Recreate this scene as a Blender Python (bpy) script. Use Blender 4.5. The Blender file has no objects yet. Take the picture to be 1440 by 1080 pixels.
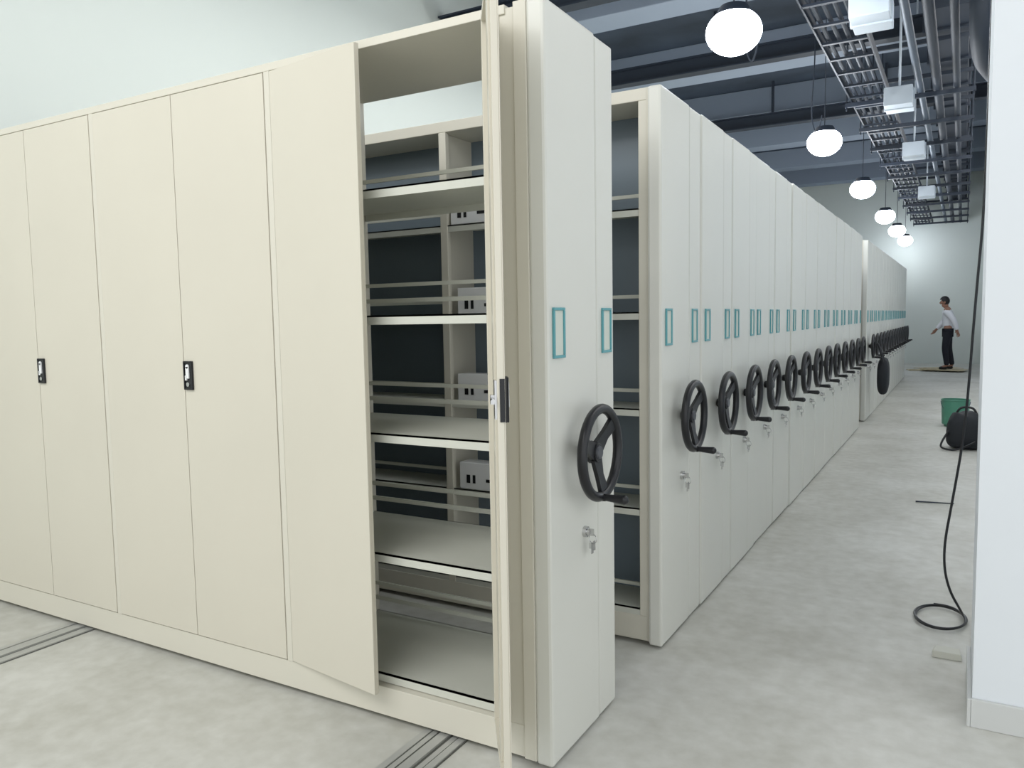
import bpy, bmesh, math, random
from mathutils import Vector, Matrix
random.seed(4)
C = bpy.context.scene.collection
try:
    bpy.context.scene.view_settings.view_transform = 'Standard'
except Exception: pass

# ---------------------------------------------------------------- materials
def lin(c):
    return tuple(((v/255)/12.92 if v/255 <= .04045 else ((v/255+.055)/1.055)**2.4) for v in c)+(1,)
def mat(name, col, rough=.5, metal=0, noise=0, nscale=4, bump=0, emit=None, estr=0, alpha=1, coat=0):
    m = bpy.data.materials.new(name); m.use_nodes = True
    nt = m.node_tree; b = nt.nodes['Principled BSDF']
    c = lin(col)
    b.inputs['Base Color'].default_value = c
    b.inputs['Roughness'].default_value = rough
    b.inputs['Metallic'].default_value = metal
    if coat: b.inputs['Coat Weight'].default_value = coat
    if alpha < 1: b.inputs['Alpha'].default_value = alpha
    if emit:
        b.inputs['Emission Color'].default_value = lin(emit); b.inputs['Emission Strength'].default_value = estr
    if noise or bump:
        tc = nt.nodes.new('ShaderNodeTexCoord'); n = nt.nodes.new('ShaderNodeTexNoise')
        n.inputs['Scale'].default_value = nscale; n.inputs['Detail'].default_value = 6
        nt.links.new(tc.outputs['Object'], n.inputs['Vector'])
        if noise:
            r = nt.nodes.new('ShaderNodeValToRGB')
            r.color_ramp.elements[0].position = .3; r.color_ramp.elements[1].position = .7
            r.color_ramp.elements[0].color = tuple(v*(1-noise) for v in c[:3])+(1,)
            r.color_ramp.elements[1].color = tuple(min(1, v*(1+noise)) for v in c[:3])+(1,)
            nt.links.new(n.outputs['Fac'], r.inputs['Fac']); nt.links.new(r.outputs['Color'], b.inputs['Base Color'])
        if bump:
            bp = nt.nodes.new('ShaderNodeBump'); bp.inputs['Strength'].default_value = bump; bp.inputs['Distance'].default_value = .01
            nt.links.new(n.outputs['Fac'], bp.inputs['Height']); nt.links.new(bp.outputs['Normal'], b.inputs['Normal'])
    return m
M_door = mat('cream_painted_steel', (209, 204, 189), .36, noise=.02, nscale=1.5)
M_frame = mat('cream_frame_steel', (211, 207, 193), .42)
M_end = mat('pale_cream_end_panel', (215, 215, 207), .3, noise=.015, nscale=2)
M_shelf = mat('pale_shelf_steel', (204, 205, 194), .4)
M_back = mat('shaded_slate_back', (112, 125, 135), .3)  # slate tone puts the darkness inside the shelves into the back colour
M_black = mat('black_plastic', (22, 23, 27), .35)
M_grayhub = mat('grey_hub_cap', (70, 72, 78), .4)
M_chrome = mat('chrome', (200, 200, 200), .2, metal=1)
M_white = mat('white_plastic', (235, 236, 236), .4)
M_teal = mat('teal_plastic', (92, 158, 165), .35)
M_paper = mat('label_paper', (205, 210, 200), .7)
M_wall = mat('white_wall', (212, 218, 212), .8, noise=.015, nscale=.8)
M_wallr = mat('white_wall_pillar', (222, 227, 231), .8, noise=.02, nscale=1.2)
M_base = mat('grey_baseboard', (200, 202, 200), .6)
M_ceil = mat('grey_blue_ceiling', (56, 67, 82), .85, noise=.3, nscale=1.2)
M_beam = mat('white_beam', (146, 158, 175), .7)
M_steel = mat('galvanised_steel', (80, 92, 106), .5, metal=.3)
M_dark = mat('dark_pipe', (36, 45, 58), .6)
M_box = mat('white_box', (190, 200, 210), .5)
M_railm = mat('rail_steel', (185, 186, 182), .4, metal=.3)
M_groove = mat('rail_groove', (92, 93, 88), .7)
M_bulb = mat('lamp_glow', (255, 255, 255), .5, emit=(230, 240, 255), estr=22)
M_skin = mat('skin', (150, 110, 90), .6)
M_hair = mat('black_hair', (20, 18, 18), .6)
M_shirt = mat('white_shirt', (222, 224, 228), .8)
M_pants = mat('dark_trousers', (28, 30, 40), .8)
M_card = mat('tan_cardboard', (196, 184, 154), .8, noise=.1, nscale=6)
M_bag = mat('black_nylon', (26, 30, 36), .7, bump=.3, nscale=18)
M_green = mat('green_plastic', (80, 140, 118), .35)
M_stone = mat('pale_block', (200, 200, 190), .9)

M_floor = bpy.data.materials.new('concrete_floor'); M_floor.use_nodes = True
nt = M_floor.node_tree; b = nt.nodes['Principled BSDF']; b.inputs['Roughness'].default_value = .6
tc = nt.nodes.new('ShaderNodeTexCoord')
n1 = nt.nodes.new('ShaderNodeTexNoise'); n1.inputs['Scale'].default_value = 1.3; n1.inputs['Detail'].default_value = 8; n1.inputs['Roughness'].default_value = .65
n2 = nt.nodes.new('ShaderNodeTexNoise'); n2.inputs['Scale'].default_value = 14; n2.inputs['Detail'].default_value = 8
for n in (n1, n2): nt.links.new(tc.outputs['Object'], n.inputs['Vector'])
mx = nt.nodes.new('ShaderNodeMix'); mx.data_type = 'FLOAT'; mx.inputs[0].default_value = .35
nt.links.new(n1.outputs['Fac'], mx.inputs[2]); nt.links.new(n2.outputs['Fac'], mx.inputs[3])
r = nt.nodes.new('ShaderNodeValToRGB'); r.color_ramp.elements[0].position = .36; r.color_ramp.elements[1].position = .62
r.color_ramp.elements[0].color = lin((180, 179, 170)); r.color_ramp.elements[1].color = lin((206, 206, 200))
nt.links.new(mx.outputs[0], r.inputs['Fac']); nt.links.new(r.outputs['Color'], b.inputs['Base Color'])
bp = nt.nodes.new('ShaderNodeBump'); bp.inputs['Strength'].default_value = .15; bp.inputs['Distance'].default_value = .01
nt.links.new(n2.outputs['Fac'], bp.inputs['Height']); nt.links.new(bp.outputs['Normal'], b.inputs['Normal'])

# ---------------------------------------------------------------- helpers
class B:
    def __init__(s): s.bm = bmesh.new()
    def box(s, x0, x1, y0, y1, z0, z1):
        m = Matrix.Translation(((x0+x1)/2, (y0+y1)/2, (z0+z1)/2)) @ Matrix.Diagonal((abs(x1-x0), abs(y1-y0), abs(z1-z0), 1))
        bmesh.ops.create_cube(s.bm, size=1, matrix=m); return s
    def cyl(s, p0, p1, r0, r1=None, seg=16):
        p0, p1 = Vector(p0), Vector(p1); d = p1-p0
        q = d.to_track_quat('Z', 'Y').to_matrix().to_4x4()
        bmesh.ops.create_cone(s.bm, cap_ends=True, segments=seg, radius1=r0, radius2=r0 if r1 is None else r1,
                              depth=d.length, matrix=Matrix.Translation((p0+p1)/2) @ q); return s
    def sph(s, c, r, sc=(1, 1, 1), seg=16):
        bmesh.ops.create_uvsphere(s.bm, u_segments=seg, v_segments=seg//2+2, radius=r,
                                  matrix=Matrix.Translation(c) @ Matrix.Diagonal((*sc, 1))); return s
    def torus(s, c, axis, R, r, seg=40, ms=10, sy=1):
        q = Vector(axis).to_track_quat('Z', 'Y').to_matrix()
        c = Vector(c); rings = []
        for i in range(seg):
            a = 2*math.pi*i/seg; ring = []
            for j in range(ms):
                t = 2*math.pi*j/ms
                v = Vector(((R+r*math.cos(t))*math.cos(a), (R+r*math.cos(t))*math.sin(a)*sy, r*math.sin(t)))
                ring.append(s.bm.verts.new(c+q@v))
            rings.append(ring)
        for i in range(seg):
            for j in range(ms):
                a, b_ = rings[i], rings[(i+1) % seg]
                s.bm.faces.new((a[j], b_[j], b_[(j+1) % ms], a[(j+1) % ms]))
        return s
    def mesh(s, name, m, smooth=False):
        me = bpy.data.meshes.new(name)
        bmesh.ops.recalc_face_normals(s.bm, faces=s.bm.faces)
        s.bm.to_mesh(me); s.bm.free(); me.materials.append(m)
        if smooth:
            for p in me.polygons: p.use_smooth = True
        return me
def obj(name, me, parent=None, loc=(0, 0, 0), bevel=0, rz=0):
    o = bpy.data.objects.new(name, me); C.objects.link(o); o.location = loc; o.rotation_euler[2] = rz
    if parent: o.parent = parent
    if bevel:
        md = o.modifiers.new('bevel', 'BEVEL'); md.width = bevel; md.segments = 2; md.limit_method = 'ANGLE'
    if me and len(me.polygons) and me.polygons[0].use_smooth:
        try: me.set_sharp_from_angle(angle=math.radians(40))
        except Exception: pass
    return o
def thing(o, label, cat, group=None):
    o['label'] = label; o['category'] = cat
    if group: o['group'] = group
    return o
def struct(name, bld, m, bevel=0):
    o = obj(name, bld.mesh(name, m), bevel=bevel); o['kind'] = 'structure'; return o
def curve(name, pts, r, m, parent=None, cyclic=False):
    cu = bpy.data.curves.new(name, 'CURVE'); cu.dimensions = '3D'; cu.bevel_depth = r; cu.bevel_resolution = 3
    sp = cu.splines.new('NURBS'); sp.points.add(len(pts)-1)
    for p, c in zip(sp.points, pts): p.co = (*c, 1)
    sp.use_endpoint_u = True; sp.order_u = 3; sp.use_cyclic_u = cyclic
    sp.resolution_u = 8
    tmp = bpy.data.objects.new(name+'_tmp', cu); C.objects.link(tmp)
    dg = bpy.context.evaluated_depsgraph_get(); dg.update()
    me = bpy.data.meshes.new_from_object(tmp.evaluated_get(dg))
    bpy.data.objects.remove(tmp); me.materials.clear(); me.materials.append(m)
    for p in me.polygons: p.use_smooth = True
    return obj(name, me, parent)

# ---------------------------------------------------------------- room
YF = 24.5; ZC = 5.5; XL = -5.42
struct('floor', B().box(XL-.2, 3.0, -3.5, YF+.2, -.12, 0), M_floor)
struct('wall_far', B().box(XL-.2, 3.0, YF, YF+.2, 0, ZC), M_wall)
struct('wall_left', B().box(XL-.2, XL, -3.5, YF, 0, ZC), M_wall)
struct('wall_right', B().box(.062, 3.0, 3.02, 3.5, 0, ZC).box(.62, .8, 3.5, YF, 0, ZC), M_wallr)
struct('baseboard_right', B().box(.055, 3.0, 3.005, 3.02, 0, .1).box(.047, .062, 3.005, 3.5, 0, .1), M_base, .003)
struct('ceiling', B().box(XL, 3.0, -3.5, YF, ZC, ZC+.12), M_ceil)
y = 6.2; k = 0
while y < 24:
    struct('trim_%d' % (k+1), B().box(XL, .62, y, y+.5, 5.05, ZC), M_beam, .01); y += 2.9; k += 1

# ---------------------------------------------------------------- floor rails
def rail_mesh():
    b = B()
    for dx in (-.08, .055): b.box(dx, dx+.025, .3, 18.9, 0, .008)
    b.box(-.018, .018, .3, 18.9, 0, .011)
    b.box(-.05, -.03, .3, 18.9, 0, .006).box(.03, .05, .3, 18.9, 0, .006)
    return b.mesh('rail_steel', M_railm)
rm = rail_mesh()
gm = B().box(-.085, .085, .3, 18.9, 0, .003).mesh('rail_bed', M_groove)
for i, x in enumerate((-1.5, -3.58)):
    e = obj('floor_rail', None, loc=(x, 0, 0)); thing(e, 'steel guide rail set in the concrete floor under the shelving', 'rail', 'floor guide rails')
    obj('rail_bar', rm, e); obj('rail_bed', gm, e)

# ---------------------------------------------------------------- common shelving parts
X0 = -1.076; H = 2.353
LV = [.16, .60, 1.03, 1.44, 1.87]
ME_A = B().box(-.06, 0, -.275, .108, .012, H).mesh('end_panel', M_end)
ME_B = B().box(-.06, -.003, .114, .285, .012, H-.003).mesh('end_panel_narrow', M_end)
ME_A1 = B().box(-.06, 0, -.26, .108, .012, H).mesh('end_panel', M_end)
ME_B1 = B().box(-.06, -.004, .114, .262, .012, H-.004).mesh('end_panel_narrow', M_end)
def ring_frame(w, h, t, d):
    b = B()
    b.box(0, d, -w/2, w/2, h/2-t, h/2).box(0, d, -w/2, w/2, -h/2, -h/2+t)
    b.box(0, d, -w/2, -w/2+t, -h/2+t, h/2-t).box(0, d, w/2-t, w/2, -h/2+t, h/2-t); return b
ME_LF = ring_frame(.078, .155, .009, .008).mesh('label_frame', M_teal)
ME_LP = B().box(0, .003, -.031, .031, -.07, .07).mesh('label_card', M_paper)
def wheel():
    b = B(); R = .144
    b.torus((0, 0, 0), (1, 0, 0), R, .0165, 48, 12)
    b.cyl((-.035, 0, 0), (-.006, 0, 0), .038, .031, 24)
    b.cyl((-.058, 0, 0), (-.03, 0, 0), .02, .028, 20)
    for a in (40, 160, 280):
        a = math.radians(a); d = Vector((0, math.cos(a), math.sin(a))); n = Vector((0, -d.z, d.y))
        pts = []
        for rr, w, x in ((.02, .03, -.018), (.08, .02, -.012), (.139, .026, 0)):
            for sx in (-.007, .007):
                for sw in (-1, 1): pts.append(b.bm.verts.new(d*rr+n*w*sw+Vector((x+sx, 0, 0))))
        for q in (0, 4):
            v = pts[q:q+8]
            for f in ((0, 1, 5, 4), (2, 3, 7, 6), (0, 2, 6, 4), (1, 3, 7, 5)): b.bm.faces.new([v[i] for i in f])
        b.bm.faces.new([pts[i] for i in (0, 1, 3, 2)]); b.bm.faces.new([pts[i] for i in (8, 9, 11, 10)])
    return b.mesh('handwheel', M_black, True)
ME_W = wheel()
ME_HUB = B().cyl((-.006, 0, 0), (0, 0, 0), .023, .02, 20).mesh('hub_cap', M_grayhub, True)
ME_CR = B().cyl((-.018, -.005, -.146), (.018, -.005, -.146), .014, .013).cyl((.018, -.005, -.146), (.082, -.005, -.148), .011, .0155).sph((.082, -.005, -.148), .0155).mesh('crank_handle', M_black, True)
ME_LK = B().cyl((0, 0, 0), (.012, 0, 0), .019, .018, 20).cyl((.012, 0, 0), (.02, 0, 0), .012, .011, 20).mesh('lock', M_chrome, True)
kb = B().box(.02, .034, -.0015, .0015, -.012, .012).torus((.03, .0, -.022), (.3, 1, 0), .016, .0014, 20, 6)
kb.box(.028, .031, -.012, .004, -.07, -.036).box(.03, .033, .004, .014, -.062, -.03).box(.026, .032, -.02, -.006, -.05, -.03)
ME_KEY = kb.mesh('key', M_chrome)

def end_parts(e, a, b_, wz=.985):
    obj('end_panel', a, e, bevel=.01); obj('end_panel', b_, e, bevel=.007)
    for yy in (-.19, .19):
        h = obj('label_holder', ME_LF, e, (0 if yy < 0 else -.004, yy, 1.375), bevel=.0015); obj('label_card', ME_LP, h)
        h['label'] = 'pale teal plastic label frame'
    w = obj('handwheel', ME_W, e, (.062, -.012, wz-.005)); w['label'] = 'black plastic handwheel'
    obj('hub_cap', ME_HUB, w); obj('crank_handle', ME_CR, w)
    l = obj('lock', ME_LK, e, (0, -.01, .71)); l['label'] = 'chrome lock'
    obj('key', ME_KEY, l)

def shelf(x0, x1, y0, y1):
    b = B(); b.box(x0, x1, y0, y1, -.006, 0)
    b.box(x0, x1, y0, y0+.006, -.032, 0).box(x0, x1, y1-.006, y1, -.032, 0)
    return b

# ---------------------------------------------------------------- unit 1 (nearest, with doors)
c1 = 2.35
u1 = obj('mobile_shelving_unit', None, loc=(X0, c1, 0))
thing(u1, 'cream steel mobile shelving cabinet with one door standing open', 'shelving cabinet')
end_parts(u1, ME_A1, ME_B1)
bx = [x - X0 for x in (-1.243, -2.205, -3.262, -4.284, -5.306)]
F0, F1 = -.258, .262
fb = B()
fb.box(bx[-1], -.06, F0+.004, F1, 0.02, .125)
fb.box(bx[-1], bx[0]+.035, F0, F1, H-.028, H)
for i, x in enumerate(bx):
    fb.box(x-.014, x+.014, F0, F0+.035, .125, H-.028)
    fb.box(x-.014, x+.014, F1-.035, F1, .125, H-.028)
    if i: fb.box(x-.002, x+.002, F0+.035, F1-.035, .125, H-.028)
fb.box(bx[0]-.002, bx[0]+.02, F0+.03, F1, .125, H-.028)
fb.box(bx[0]+.012, bx[0]+.062, F0+.006, F1, .02, H-.01)
fb.box(bx[0]+.066, -.058, F0-.004, F1, .02, H)
obj('frame', fb.mesh('frame', M_frame), u1, bevel=.003)
NS = len(bx)-1
for i in range(NS):
    xr, xl = bx[i]-.016, bx[i+1]+.016
    for z in LV:
        o = obj('shelf', shelf(xl, xr, F0+.03, F1-.01).mesh('shelf', M_shelf), u1, (0, 0, z))
        obj('back_rail', B().box(xl, xr, F1-.03, F1-.02, .055, .072).box(xl, xr, F1-.03, F1-.02, .12, .135).mesh('back_rail', M_shelf), u1, (0, 0, z))
DZ0, DZ1 = .13, 2.322
def leaf(w, sgn):
    b = B(); b.box(0, sgn*w, 0, .003, DZ0, DZ1)
    b.box(0, sgn*.018, .003, .02, DZ0, DZ1).box(sgn*(w-.018), sgn*w, .003, .02, DZ0, DZ1)
    b.box(sgn*.018, sgn*(w-.018), .003, .02, DZ0, DZ0+.018).box(sgn*.018, sgn*(w-.018), .003, .02, DZ1-.018, DZ1)
    b.box(sgn*w*.42, sgn*w*.58, .003, .016, DZ0+.018, DZ1-.018)
    return b
pl = B().box(-.026, .026, -.006, .0, -.058, .058)
pl.box(-.026, -.02, -.010, -.006, -.058, .058).box(.02, .026, -.010, -.006, -.058, .058).box(-.02, .02, -.010, -.006, .052, .058).box(-.02, .02, -.010, -.006, -.058, -.052)
ME_HP = pl.mesh('door_handle', M_black)
ME_HL = B().box(-.009, .009, -.012, -.006, -.012, .036).cyl((0, -.012, .036), (0, -.006, .036), .009).box(-.014, -.005, -.012, -.006, -.02, .0).mesh('latch', M_white)
ME_HK = B().cyl((0, -.011, -.036), (0, -.006, -.036), .009).mesh('lock_cylinder', M_chrome, True)
def handle(parent, x, y=0, z=1.215, rz=0):
    h = obj('door_handle', ME_HP, parent, (x, y, z), bevel=.002, rz=rz); h['label'] = 'black recessed door handle with white latch'
    obj('latch', ME_HL, h, bevel=.001); obj('lock_cylinder', ME_HK, h)
for i in range(NS):
    xr, xl = bx[i]-.0165, bx[i+1]+.0165; w = (xr-xl)/2-.0015
    dl = obj('door', leaf(w, 1).mesh('door', M_door), u1, (xl, F0-.002, 0), bevel=.0015)
    dr = obj('door', leaf(w, -1).mesh('door', M_door), u1, (xr, F0-.002, 0), bevel=.0015)
    if i == 0:
        dl.rotation_euler[2] = math.radians(-8.5)
        dl['label'] = 'left leaf standing slightly ajar'
        dr.rotation_euler[2] = math.radians(124.6); dr['label'] = 'door leaf swung wide open'
        dr.location.y -= .01
        handle(dr, -w+.035)
        obj('lock_bolt', B().box(-.02, .02, .02, .026, -.05, .05).box(-.012, .012, .026, .036, -.012, .012).cyl((-.015, .032, 0), (-.05, .032, 0), .006).mesh('lock_bolt', M_chrome), dr, (-w+.035, 0, 1.215))
        obj('lock_edge_plate', B().box(-.0025, .0, .001, .014, -.055, .055).mesh('lock_edge_plate', M_black), dr, (-w, 0, 1.215))
    else:
        handle(dr, -w+.03)

# ---------------------------------------------------------------- unit 2: open shelves
c2 = 3.39; P = .567
u2 = obj('mobile_shelving_unit', None, loc=(X0, c2, 0))
thing(u2, 'cream steel mobile shelving with open shelves and black handwheel', 'shelving unit', 'row of mobile shelving units')
end_parts(u2, ME_A, ME_B)
sb = [-.085-1.0*i for i in range(5)]
fb = B()
fb.box(sb[-1], -.058, F0+.002, F1, 0.02, .13)
fb.box(sb[-1], -.06, F0, F1, H-.05, H)
for x in sb:
    fb.box(x-.02, x+.02, F0, F0+.03, .13, H-.05).box(x-.02, x+.02, F1-.03, F1, .13, H-.05)
    fb.box(x-.003, x+.003, F0+.03, F1-.03, .13, H-.05)
fb.box(sb[0]+.015, -.058, F0-.002, F1, .02, H)
FR2 = obj('frame', fb.mesh('frame', M_frame), u2, bevel=.003)
BK = B().box(sb[-1], sb[0], -.004, .004, .13, H-.05).mesh('back_panel', M_back)
obj('back_panel', BK, u2)
base_children = [o for o in bpy.data.objects if o.parent == u2]
for i in range(3):
    for z in LV:
        obj('shelf', shelf(sb[i+1]+.02, sb[i]-.02, F0+.004, F1-.004).mesh('shelf', M_shelf), u2, (0, 0, z))
        obj('back_rail', B().box(sb[i+1]+.02, sb[i]-.02, F0+.11, F0+.12, .06, .075).mesh('back_rail', M_shelf), u2, (0, 0, z))
def copy_tree(src_children, parent):
    for o in src_children:
        n = o.copy(); n.parent = parent; C.objects.link(n)
        for ch in [q for q in allobj if q.parent == o]:
            m_ = ch.copy(); m_.parent = n; C.objects.link(m_)
allobj = list(bpy.data.objects)
cs = [c2+P*k for k in range(1, 13)] + [11.38+P*k for k in range(14)]
rnd = random.Random(2)
for i, c in enumerate(cs):
    e = u2.copy(); e.location = (X0 + (rnd.uniform(-.004, .004) if i < 12 else .0), c, 0); C.objects.link(e)
    e['label'] = 'cream steel mobile shelving pushed closed, black handwheel on its end'
    copy_tree(base_children, e)
wbm = B().box(-.13, .13, -.045, .045, 0, .13).mesh('carton', M_white)
wsm = B().box(-.09, -.07, -.047, -.045, .03, .07).box(-.055, -.04, -.047, -.045, .03, .07).box(.02, .09, -.047, -.045, .04, .055).mesh('print_marks', M_black)
for x, z in ((-1.98, 1.03), (-1.98, .60), (-1.97, 1.44), (-2.0, 1.87)):
    e = obj('carton', None, loc=(x, 3.19, z+.001)); thing(e, 'small white box standing on an open shelf', 'box', 'white boxes on the open shelves')
    obj('carton_body', wbm, e, bevel=.003); obj('printed_mark', wsm, e)

# ---------------------------------------------------------------- ceiling lamps
ly = [5.5, 9.5, 13.35, 17.4, 20.6, 23.6]
hous = B().cyl((0, 0, .12), (0, 0, .19), .13, .09, 32).cyl((0, 0, .19), (0, 0, ZC-3.3), .005).mesh('lamp_housing', M_dark, True)
blb = B().sph((0, 0, .02), .185, (1, 1, .8), 28).mesh('bulb', M_bulb, True)
for yy in ly:
    e = obj('ceiling_lamp', None, loc=(-1.39, yy, 3.3)); thing(e, 'bright white round lamp hanging from the ceiling', 'lamp', 'ceiling lamps over the shelving')
    obj('lamp_housing', hous, e); obj('bulb', blb, e)
    L = bpy.data.lights.new('lamp_light', 'POINT'); L.energy = 60 if yy < 18 else 14; L.shadow_soft_size = .16; L.color = (.93, .96, 1)
    lo = bpy.data.objects.new('lamp_light', L); C.objects.link(lo); lo.location = (-1.39, yy, 2.95)

# ---------------------------------------------------------------- ceiling services
def along_y(x, z, r, y0, y1, m, lab):
    thing(obj('ceiling_pipe', B().cyl((0, y0, 0), (0, y1, 0), r, seg=14).mesh('ceiling_pipe', m, True), loc=(x, 0, z)), lab, 'pipe', 'pipes under the ceiling')
along_y(-.46, 3.816, .035, 5.0, 24.4, M_steel, 'grey steel pipe running under the ceiling')
along_y(-.3, 3.826, .045, 5.5, 24.4, M_dark, 'dark pipe running under the ceiling')
along_y(-.12, 3.816, .035, 6.2, 24.4, M_dark, 'dark pipe running under the ceiling')
d = B().box(-.2, .2, 9, 24.3, 0, .28)
yy = 9.6
while yy < 24: d.box(-.23, .23, yy, yy+.05, -.03, .31); yy += 1.2
thing(obj('air_duct', d.mesh('air_duct', M_dark), loc=(-.22, 0, 4.38), bevel=.005), 'dark rectangular air duct with flanges under the ceiling', 'duct')
tb = B().box(-.2, -.185, 4, 24.3, 0, .09).box(.185, .2, 4, 24.3, 0, .09)
yy = 4.1
while yy < 24.2: tb.box(-.19, .19, yy, yy+.04, 0, .02); yy += .5
thing(obj('cable_tray', tb.mesh('cable_tray', M_dark), loc=(-.96, 0, 3.785)), 'dark steel ladder cable tray under the ceiling', 'cable tray')
cbm = B()
for i in range(4): cbm.cyl((-.13+.08*i, 4.2, .045), (-.13+.08*i, 24.2, .045), .02, seg=8)
thing(obj('power_cables', cbm.mesh('power_cables', M_dark, True), loc=(-.96, 0, 3.785)), 'dark power cables lying in the cable tray', 'cable')
hg = B().box(-.66, .62, -.022, .022, -.045, 0).box(-.66, .62, -.02, .02, .52, .565)
for x in (-.645, .6): hg.cyl((x, 0, -.08), (x, 0, ZC-3.78), .009, seg=8)
hgm = hg.mesh('pipe_hanger', M_dark)
yy = 5.6
while yy < 24:
    if not 6.9 < yy < 8.75:
        thing(obj('pipe_hanger', hgm, loc=(-.56, yy, 3.78)), 'dark steel trapeze hanger with threaded rods', 'hanger', 'trapeze hangers under the ceiling')
    yy += 1.4
def boxm(h): return B().box(-.13, .13, -.2, .2, -.09, .09).box(-.14, .14, -.02, .02, -.1, .1).cyl((0, 0, .09), (0, 0, h), .012).mesh('junction_box', M_box)
for x, yy, z in [(-.62, 6.3, 3.56), (-.62, 9.1, 3.58), (-.62, 11.9, 3.55), (-.62, 16.1, 3.55)]:
    thing(obj('junction_box', boxm(ZC-z), loc=(x, yy, z), bevel=.006), 'white metal box hanging from the ceiling services', 'junction box', 'white boxes under the ceiling')
thing(curve('flexible_duct', [(.16, 7.0, 5.45), (.14, 7.1, 4.6), (.12, 7.3, 3.75), (.15, 7.7, 3.5), (.25, 8.2, 3.5), (.36, 8.5, 3.6)], .15, M_dark), 'dark flexible duct under the ceiling beside the wall', 'duct')
for x, yy in [(-1.75, 7.4), (-1.7, 10.7), (-.02, 6.45)]:
    thing(curve('hanging_wire', [(x, yy, 5.5), (x+.02, yy, 4.6), (x-.05, yy+.05, 3.9), (x+.06, yy, 3.6), (x+.1, yy, 3.9)], .008, M_dark), 'thin dark wire hanging from the ceiling', 'wire')
for yy, z in ((7.9, 4.75), (10.9, 4.75), (14.6, 4.75)):
    thing(obj('cross_beam', B().box(-5.4, .6, -.09, .09, -.02, 0).box(-5.4, .6, -.09, .09, .18, .2).box(-5.4, .6, -.012, .012, 0, .18).box(-3.02, -2.98, -.02, .02, .2, ZC-z).box(-1.22, -1.18, -.02, .02, .2, ZC-z).mesh('cross_beam', M_dark), loc=(0, yy, z)), 'dark steel beam crossing the room under the ceiling', 'beam', 'steel beams crossing the room')

# ---------------------------------------------------------------- cable on the pillar
pts = [(.074, 3.9, 5.49), (.071, 3.9, 2.7), (.068, 3.9, 1.86), (.045, 3.9, 1.47), (.023, 3.9, .92), (-.017, 3.9, .60), (-.05, 3.9, .36), (-.03, 3.9, .2), (.04, 3.92, .07)]
for k in range(0, 34):
    a = .6+2*math.pi*k/15; pts.append((-.055+.105*math.cos(a)*(1+.04*math.sin(k)), 4.03+.16*math.sin(a), .012+.003*(k/15)))
thing(curve('electric_cable', pts, .0055, M_black), 'black electric cable hanging down and coiled on the floor', 'cable')

# ---------------------------------------------------------------- small floor things
bagb = B(); bmesh.ops.create_uvsphere(bagb.bm, u_segments=24, v_segments=16, radius=1)
for v in bagb.bm.verts:
    x, y_, z = v.co; s = lambda t: math.copysign(abs(t)**.6, t)
    v.co = Vector((s(x)*.18*(1-.12*z), s(y_)*.15*(1-.1*z), .19+s(z)*.19+.015*math.sin(9*x+5*y_)*(z > -.5)))
e = obj('tool_bag', None, loc=(.06, 9.3, 0)); thing(e, 'black nylon tool bag on the concrete floor', 'bag')
o = obj('bag_body', bagb.mesh('bag_body', M_bag, True), e)
curve('bag_handle', [(-.1, -.02, .33), (-.08, -.02, .42), (0, -.02, .44), (.08, -.02, .42), (.1, -.02, .33)], .012, M_black, e)
curve('shoulder_strap', [(-.15, -.1, .2), (-.24, -.14, .05), (-.2, -.2, .012), (-.05, -.22, .012), (.08, -.16, .1)], .01, M_black, e)
e = obj('bucket', None, loc=(-.05, 11.1, 0)); thing(e, 'green plastic bucket standing beside the black bag', 'bucket')
bb = B().cyl((0, 0, 0), (0, 0, .33), .12, .155, 28)
top = [f for f in bb.bm.faces if f.normal.z > .9 and f.calc_center_median().z > .29]
rr = bmesh.ops.inset_individual(bb.bm, faces=top, thickness=.008)
bmesh.ops.translate(bb.bm, verts=list({v for f in top for v in f.verts}), vec=(0, 0, -.3))
bb.torus((0, 0, .33), (0, 0, 1), .158, .006, 28, 6)
obj('bucket_body', bb.mesh('bucket_body', M_green, True), e)
curve('bucket_handle', [(-.16, 0, .31), (-.15, -.08, .22), (0, -.165, .17), (.15, -.08, .22), (.16, 0, .31)], .004, M_steel, e)
bl = B().box(-.05, .05, -.03, .03, 0, .03)
for v in bl.bm.verts: v.co.x += random.uniform(-.008, .008); v.co.y += random.uniform(-.006, .006)
thing(obj('foam_block', bl.mesh('foam_block', M_stone), loc=(-.02, 3.6, 0), bevel=.004), 'small pale block lying on the concrete floor', 'block')
thing(obj('thin_stick', B().cyl((-.15, 0, .008), (.1, .04, .008), .006, .004, 8).mesh('thin_stick', M_dark), loc=(-.12, 6.5, 0)), 'thin dark stick lying on the concrete floor', 'stick')
for i, (x, yy, a, w, d) in enumerate([(-.75, 21.6, .2, .8, .5), (-.35, 21.3, -.25, .9, .6), (-.5, 22.4, .5, 1.0, .5)]):
    b = B().box(-w/2, w/2, -d/2, d/2, 0, .01).box(-w/2, 0, -d/2, -d/2+.01, .01, .03)
    thing(obj('cardboard_sheet', b.mesh('cardboard_sheet', M_card), loc=(x, yy, .001+(.032 if i == 1 else 0)), rz=a), 'flattened tan cardboard sheet on the floor', 'cardboard', 'cardboard under the standing person')

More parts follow.
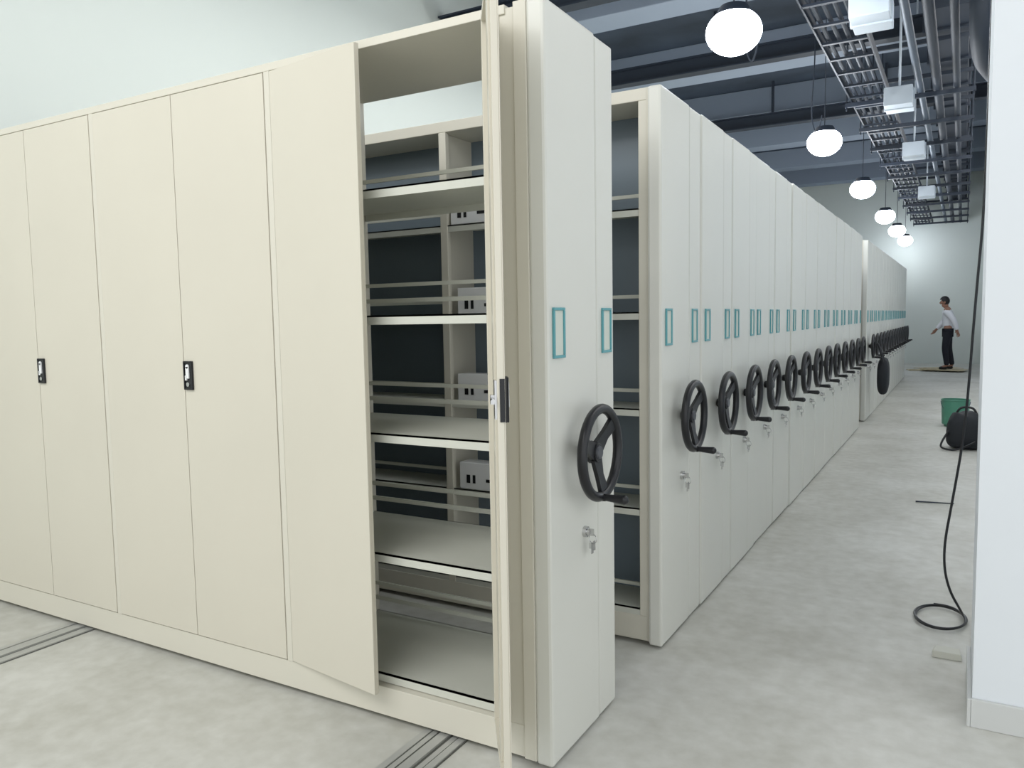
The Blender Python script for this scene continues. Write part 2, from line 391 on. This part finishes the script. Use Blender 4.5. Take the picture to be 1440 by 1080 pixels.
bagb = B(); bmesh.ops.create_uvsphere(bagb.bm, u_segments=24, v_segments=16, radius=1)
for v in bagb.bm.verts:
    x, y_, z = v.co; s = lambda t: math.copysign(abs(t)**.7, t)
    v.co = Vector((s(x)*.075, s(y_)*.15*(1-.18*z), s(z)*.24+.01*math.sin(8*y_)))
e = obj('hanging_bag', None, loc=(-.90, 11.5, .58)); thing(e, 'black bag hanging by its strap from a handwheel', 'bag')
obj('bag_body', bagb.mesh('bag_body', M_bag, True), e)
curve('bag_strap', [(0, -.1, .18), (-.02, -.1, .3), (-.06, -.1, .42), (-.07, -.1, .44), (-.06, 0, .4), (-.02, .05, .3), (0, .1, .18)], .012, M_black, e)

# ---------------------------------------------------------------- person
def skin(name, V, E, m, parent, root, sub=2):
    me = bpy.data.meshes.new(name); idx = {k: i for i, k in enumerate(V)}
    me.from_pydata([V[k][0] for k in V], [(idx[a], idx[b_]) for a, b_ in E], [])
    o = obj(name, me, parent)
    md = o.modifiers.new('skin', 'SKIN'); md.use_smooth_shade = True
    for k in V:
        sv = me.skin_vertices[0].data[idx[k]]; rr = V[k][1]
        sv.radius = rr if isinstance(rr, tuple) else (rr, rr); sv.use_root = (k == root)
    s_ = o.modifiers.new('sub', 'SUBSURF'); s_.levels = sub; s_.render_levels = sub
    dg = bpy.context.evaluated_depsgraph_get(); dg.update()
    m2 = bpy.data.meshes.new_from_object(o.evaluated_get(dg))
    o.modifiers.clear(); o.data = m2; m2.materials.clear(); m2.materials.append(m)
    for p in m2.polygons: p.use_smooth = True
    return o
per = obj('person', None, loc=(-.30, 21.34, .045))
thing(per, 'person in white long-sleeved shirt and dark trousers standing, looking down', 'person')
V = {'pel': ((0, 0, .95), .115), 'wai': ((.0, 0, 1.09), .10), 'che': ((-.01, 0, 1.27), .13), 'uch': ((-.02, 0, 1.39), .11), 'nek': ((-.045, 0, 1.47), .05),
     'hb': ((-.075, 0, 1.535), .065), 'hm': ((-.09, 0, 1.60), .088), 'ht': ((-.085, 0, 1.665), .07), 'nose': ((-.195, 0, 1.575), .012), 'chin': ((-.14, 0, 1.52), .03)}
E = [('pel', 'wai'), ('wai', 'che'), ('che', 'uch'), ('uch', 'nek'), ('nek', 'hb'), ('hb', 'hm'), ('hm', 'ht'), ('hm', 'nose'), ('hb', 'chin')]
def limb(names, cos, rs, start):
    p = start
    for n, c, r_ in zip(names, cos, rs): V[n] = (c, r_); E.append((p, n)); p = n
for sd, s_, el, wr in (('l', -1, (.13, -.25, 1.15), (.19, -.23, .93)), ('r', 1, (-.09, .24, 1.14), (-.24, .19, .95))):
    limb([sd+'sh', sd+'el', sd+'wr'], [(-.02, s_*.17, 1.385), el, wr], [.058, .042, .028], 'uch')
    d = (Vector(wr)-Vector(el)).normalized(); pm = Vector(wr)+d*.06
    V[sd+'pm'] = (tuple(pm), .03); E.append((sd+'wr', sd+'pm'))
    for f, (off, ln) in enumerate([(-.027, .065), (-.009, .08), (.009, .075), (.027, .06)]):
        a = pm+Vector((off, 0, 0))+d*.03; b_ = a+d*ln*.5; c_ = b_+(d+Vector((-.5, 0, 0))).normalized()*ln*.5
        limb([sd+'f%da' % f, sd+'f%db' % f, sd+'f%dc' % f], [tuple(a), tuple(b_), tuple(c_)], [.009, .0085, .007], sd+'pm')
    a = Vector(wr)+d*.03+Vector((-.03, 0, 0)); b_ = a+d*.03+Vector((-.025, 0, 0))
    limb([sd+'t0', sd+'t1'], [tuple(a), tuple(b_)], [.011, .009], sd+'wr')
limb(['lhp', 'lkn', 'lan', 'lto'], [(0, -.09, .88), (-.05, -.11, .49), (.0, -.12, .09), (-.12, -.13, .045)], [.09, .058, .04, .035], 'pel')
limb(['rhp', 'rkn', 'ran', 'rto'], [(0, .09, .88), (.03, .11, .49), (.11, .12, .09), (-.01, .14, .045)], [.09, .058, .04, .035], 'pel')
skin('body', V, E, M_skin, per, 'pel')
def sub(keys, grow, extra=None):
    v2 = {k: (V[k][0], (V[k][1])+grow) for k in keys}
    if extra: v2.update(extra)
    return v2, [(a, b_) for a, b_ in E if a in v2 and b_ in v2]
sv, se = sub(['pel', 'wai', 'che', 'uch', 'lsh', 'lel', 'lwr', 'rsh', 'rel', 'rwr'], .026)
skin('shirt', sv, se, M_shirt, per, 'pel')
tv, te = sub(['pel', 'lhp', 'lkn', 'lan', 'rhp', 'rkn', 'ran'], .018)
tv['pel'] = ((0, 0, .94), .12)
skin('trousers', tv, te, M_pants, per, 'pel')
for sd in 'lr':
    a, t = Vector(V[sd+'an'][0]), Vector(V[sd+'to'][0])
    skin('shoe', {'a': (tuple(a+Vector((.02, 0, -.045))), .045), 'b': (tuple(t+Vector((0, 0, -.005))), .042), 'c': (tuple(t+Vector((-.05, 0, -.012))), .034)}, [('a', 'b'), ('b', 'c')], M_hair, per, 'a')
hb = B(); bmesh.ops.create_uvsphere(hb.bm, u_segments=24, v_segments=16, radius=1)
for v in hb.bm.verts:
    x, y_, z = v.co
    lim = .25 if x < -.45 else (-.1 if x < -.1 else -.75)
    z2 = max(z, lim)
    v.co = Vector((x*.108-.082, y_*.098, z2*.115+1.625))
obj('hair', hb.mesh('hair', M_hair, True), per)
for s_ in (-1, 1):
    obj('eye', B().sph((-.169, s_*.03, 1.603), .008).mesh('eye', M_hair, True), per)
    obj('ear', B().sph((-.08, s_*.092, 1.59), .025, (.8, .4, 1.2)).mesh('ear', M_skin, True), per)
obj('mouth', B().sph((-.168, 0, 1.545), .018, (.4, 1.2, .3)).mesh('mouth', mat('lips', (130, 70, 65), .6), True), per)

# ---------------------------------------------------------------- lights
def area(loc, rot, sx, sy, e, col=(1, 1, 1)):  # unseen fill lights added to brighten doors, shelving and aisle; no fixtures
    L = bpy.data.lights.new('fill_area_light', 'AREA'); L.shape = 'RECTANGLE'; L.size = sx; L.size_y = sy; L.energy = e; L.color = col
    o = bpy.data.objects.new('fill_area_light', L); C.objects.link(o); o.location = loc; o.rotation_euler = rot
area((-2.4, -1.4, 4.6), (math.radians(40), 0, 0), 5, 2, 150, (1, .995, .98))
area((-3.4, 9, 4.65), (0, 0, 0), .5, 14, 200, (.94, .97, 1))
area((.35, 9, 4.6), (0, 0, 0), .3, 14, 110, (1, .98, .95))
w = bpy.data.worlds.new('world'); bpy.context.scene.world = w; w.use_nodes = True
w.node_tree.nodes['Background'].inputs[0].default_value = (.95, .98, 1, 1)
w.node_tree.nodes['Background'].inputs[1].default_value = 1.3

# ---------------------------------------------------------------- camera
yaw, pitch, roll = .5217, .0828, -.0172
R = Vector((math.cos(yaw), math.sin(yaw), 0)); F = Vector((-math.sin(yaw)*math.cos(pitch), math.cos(yaw)*math.cos(pitch), -math.sin(pitch)))
U = R.cross(F); c, s = math.cos(roll), math.sin(roll); R2 = R*c+U*s; U2 = -R*s+U*c
cam = bpy.data.cameras.new('camera'); cam.sensor_width = 36; cam.lens = 36*1102.5/1440; cam.clip_start = .05
co = bpy.data.objects.new('camera', cam); C.objects.link(co)
mw = Matrix((R2, U2, -F)).transposed().to_4x4(); mw.translation = (0, 0, 1.42); co.matrix_world = mw
bpy.context.scene.camera = co
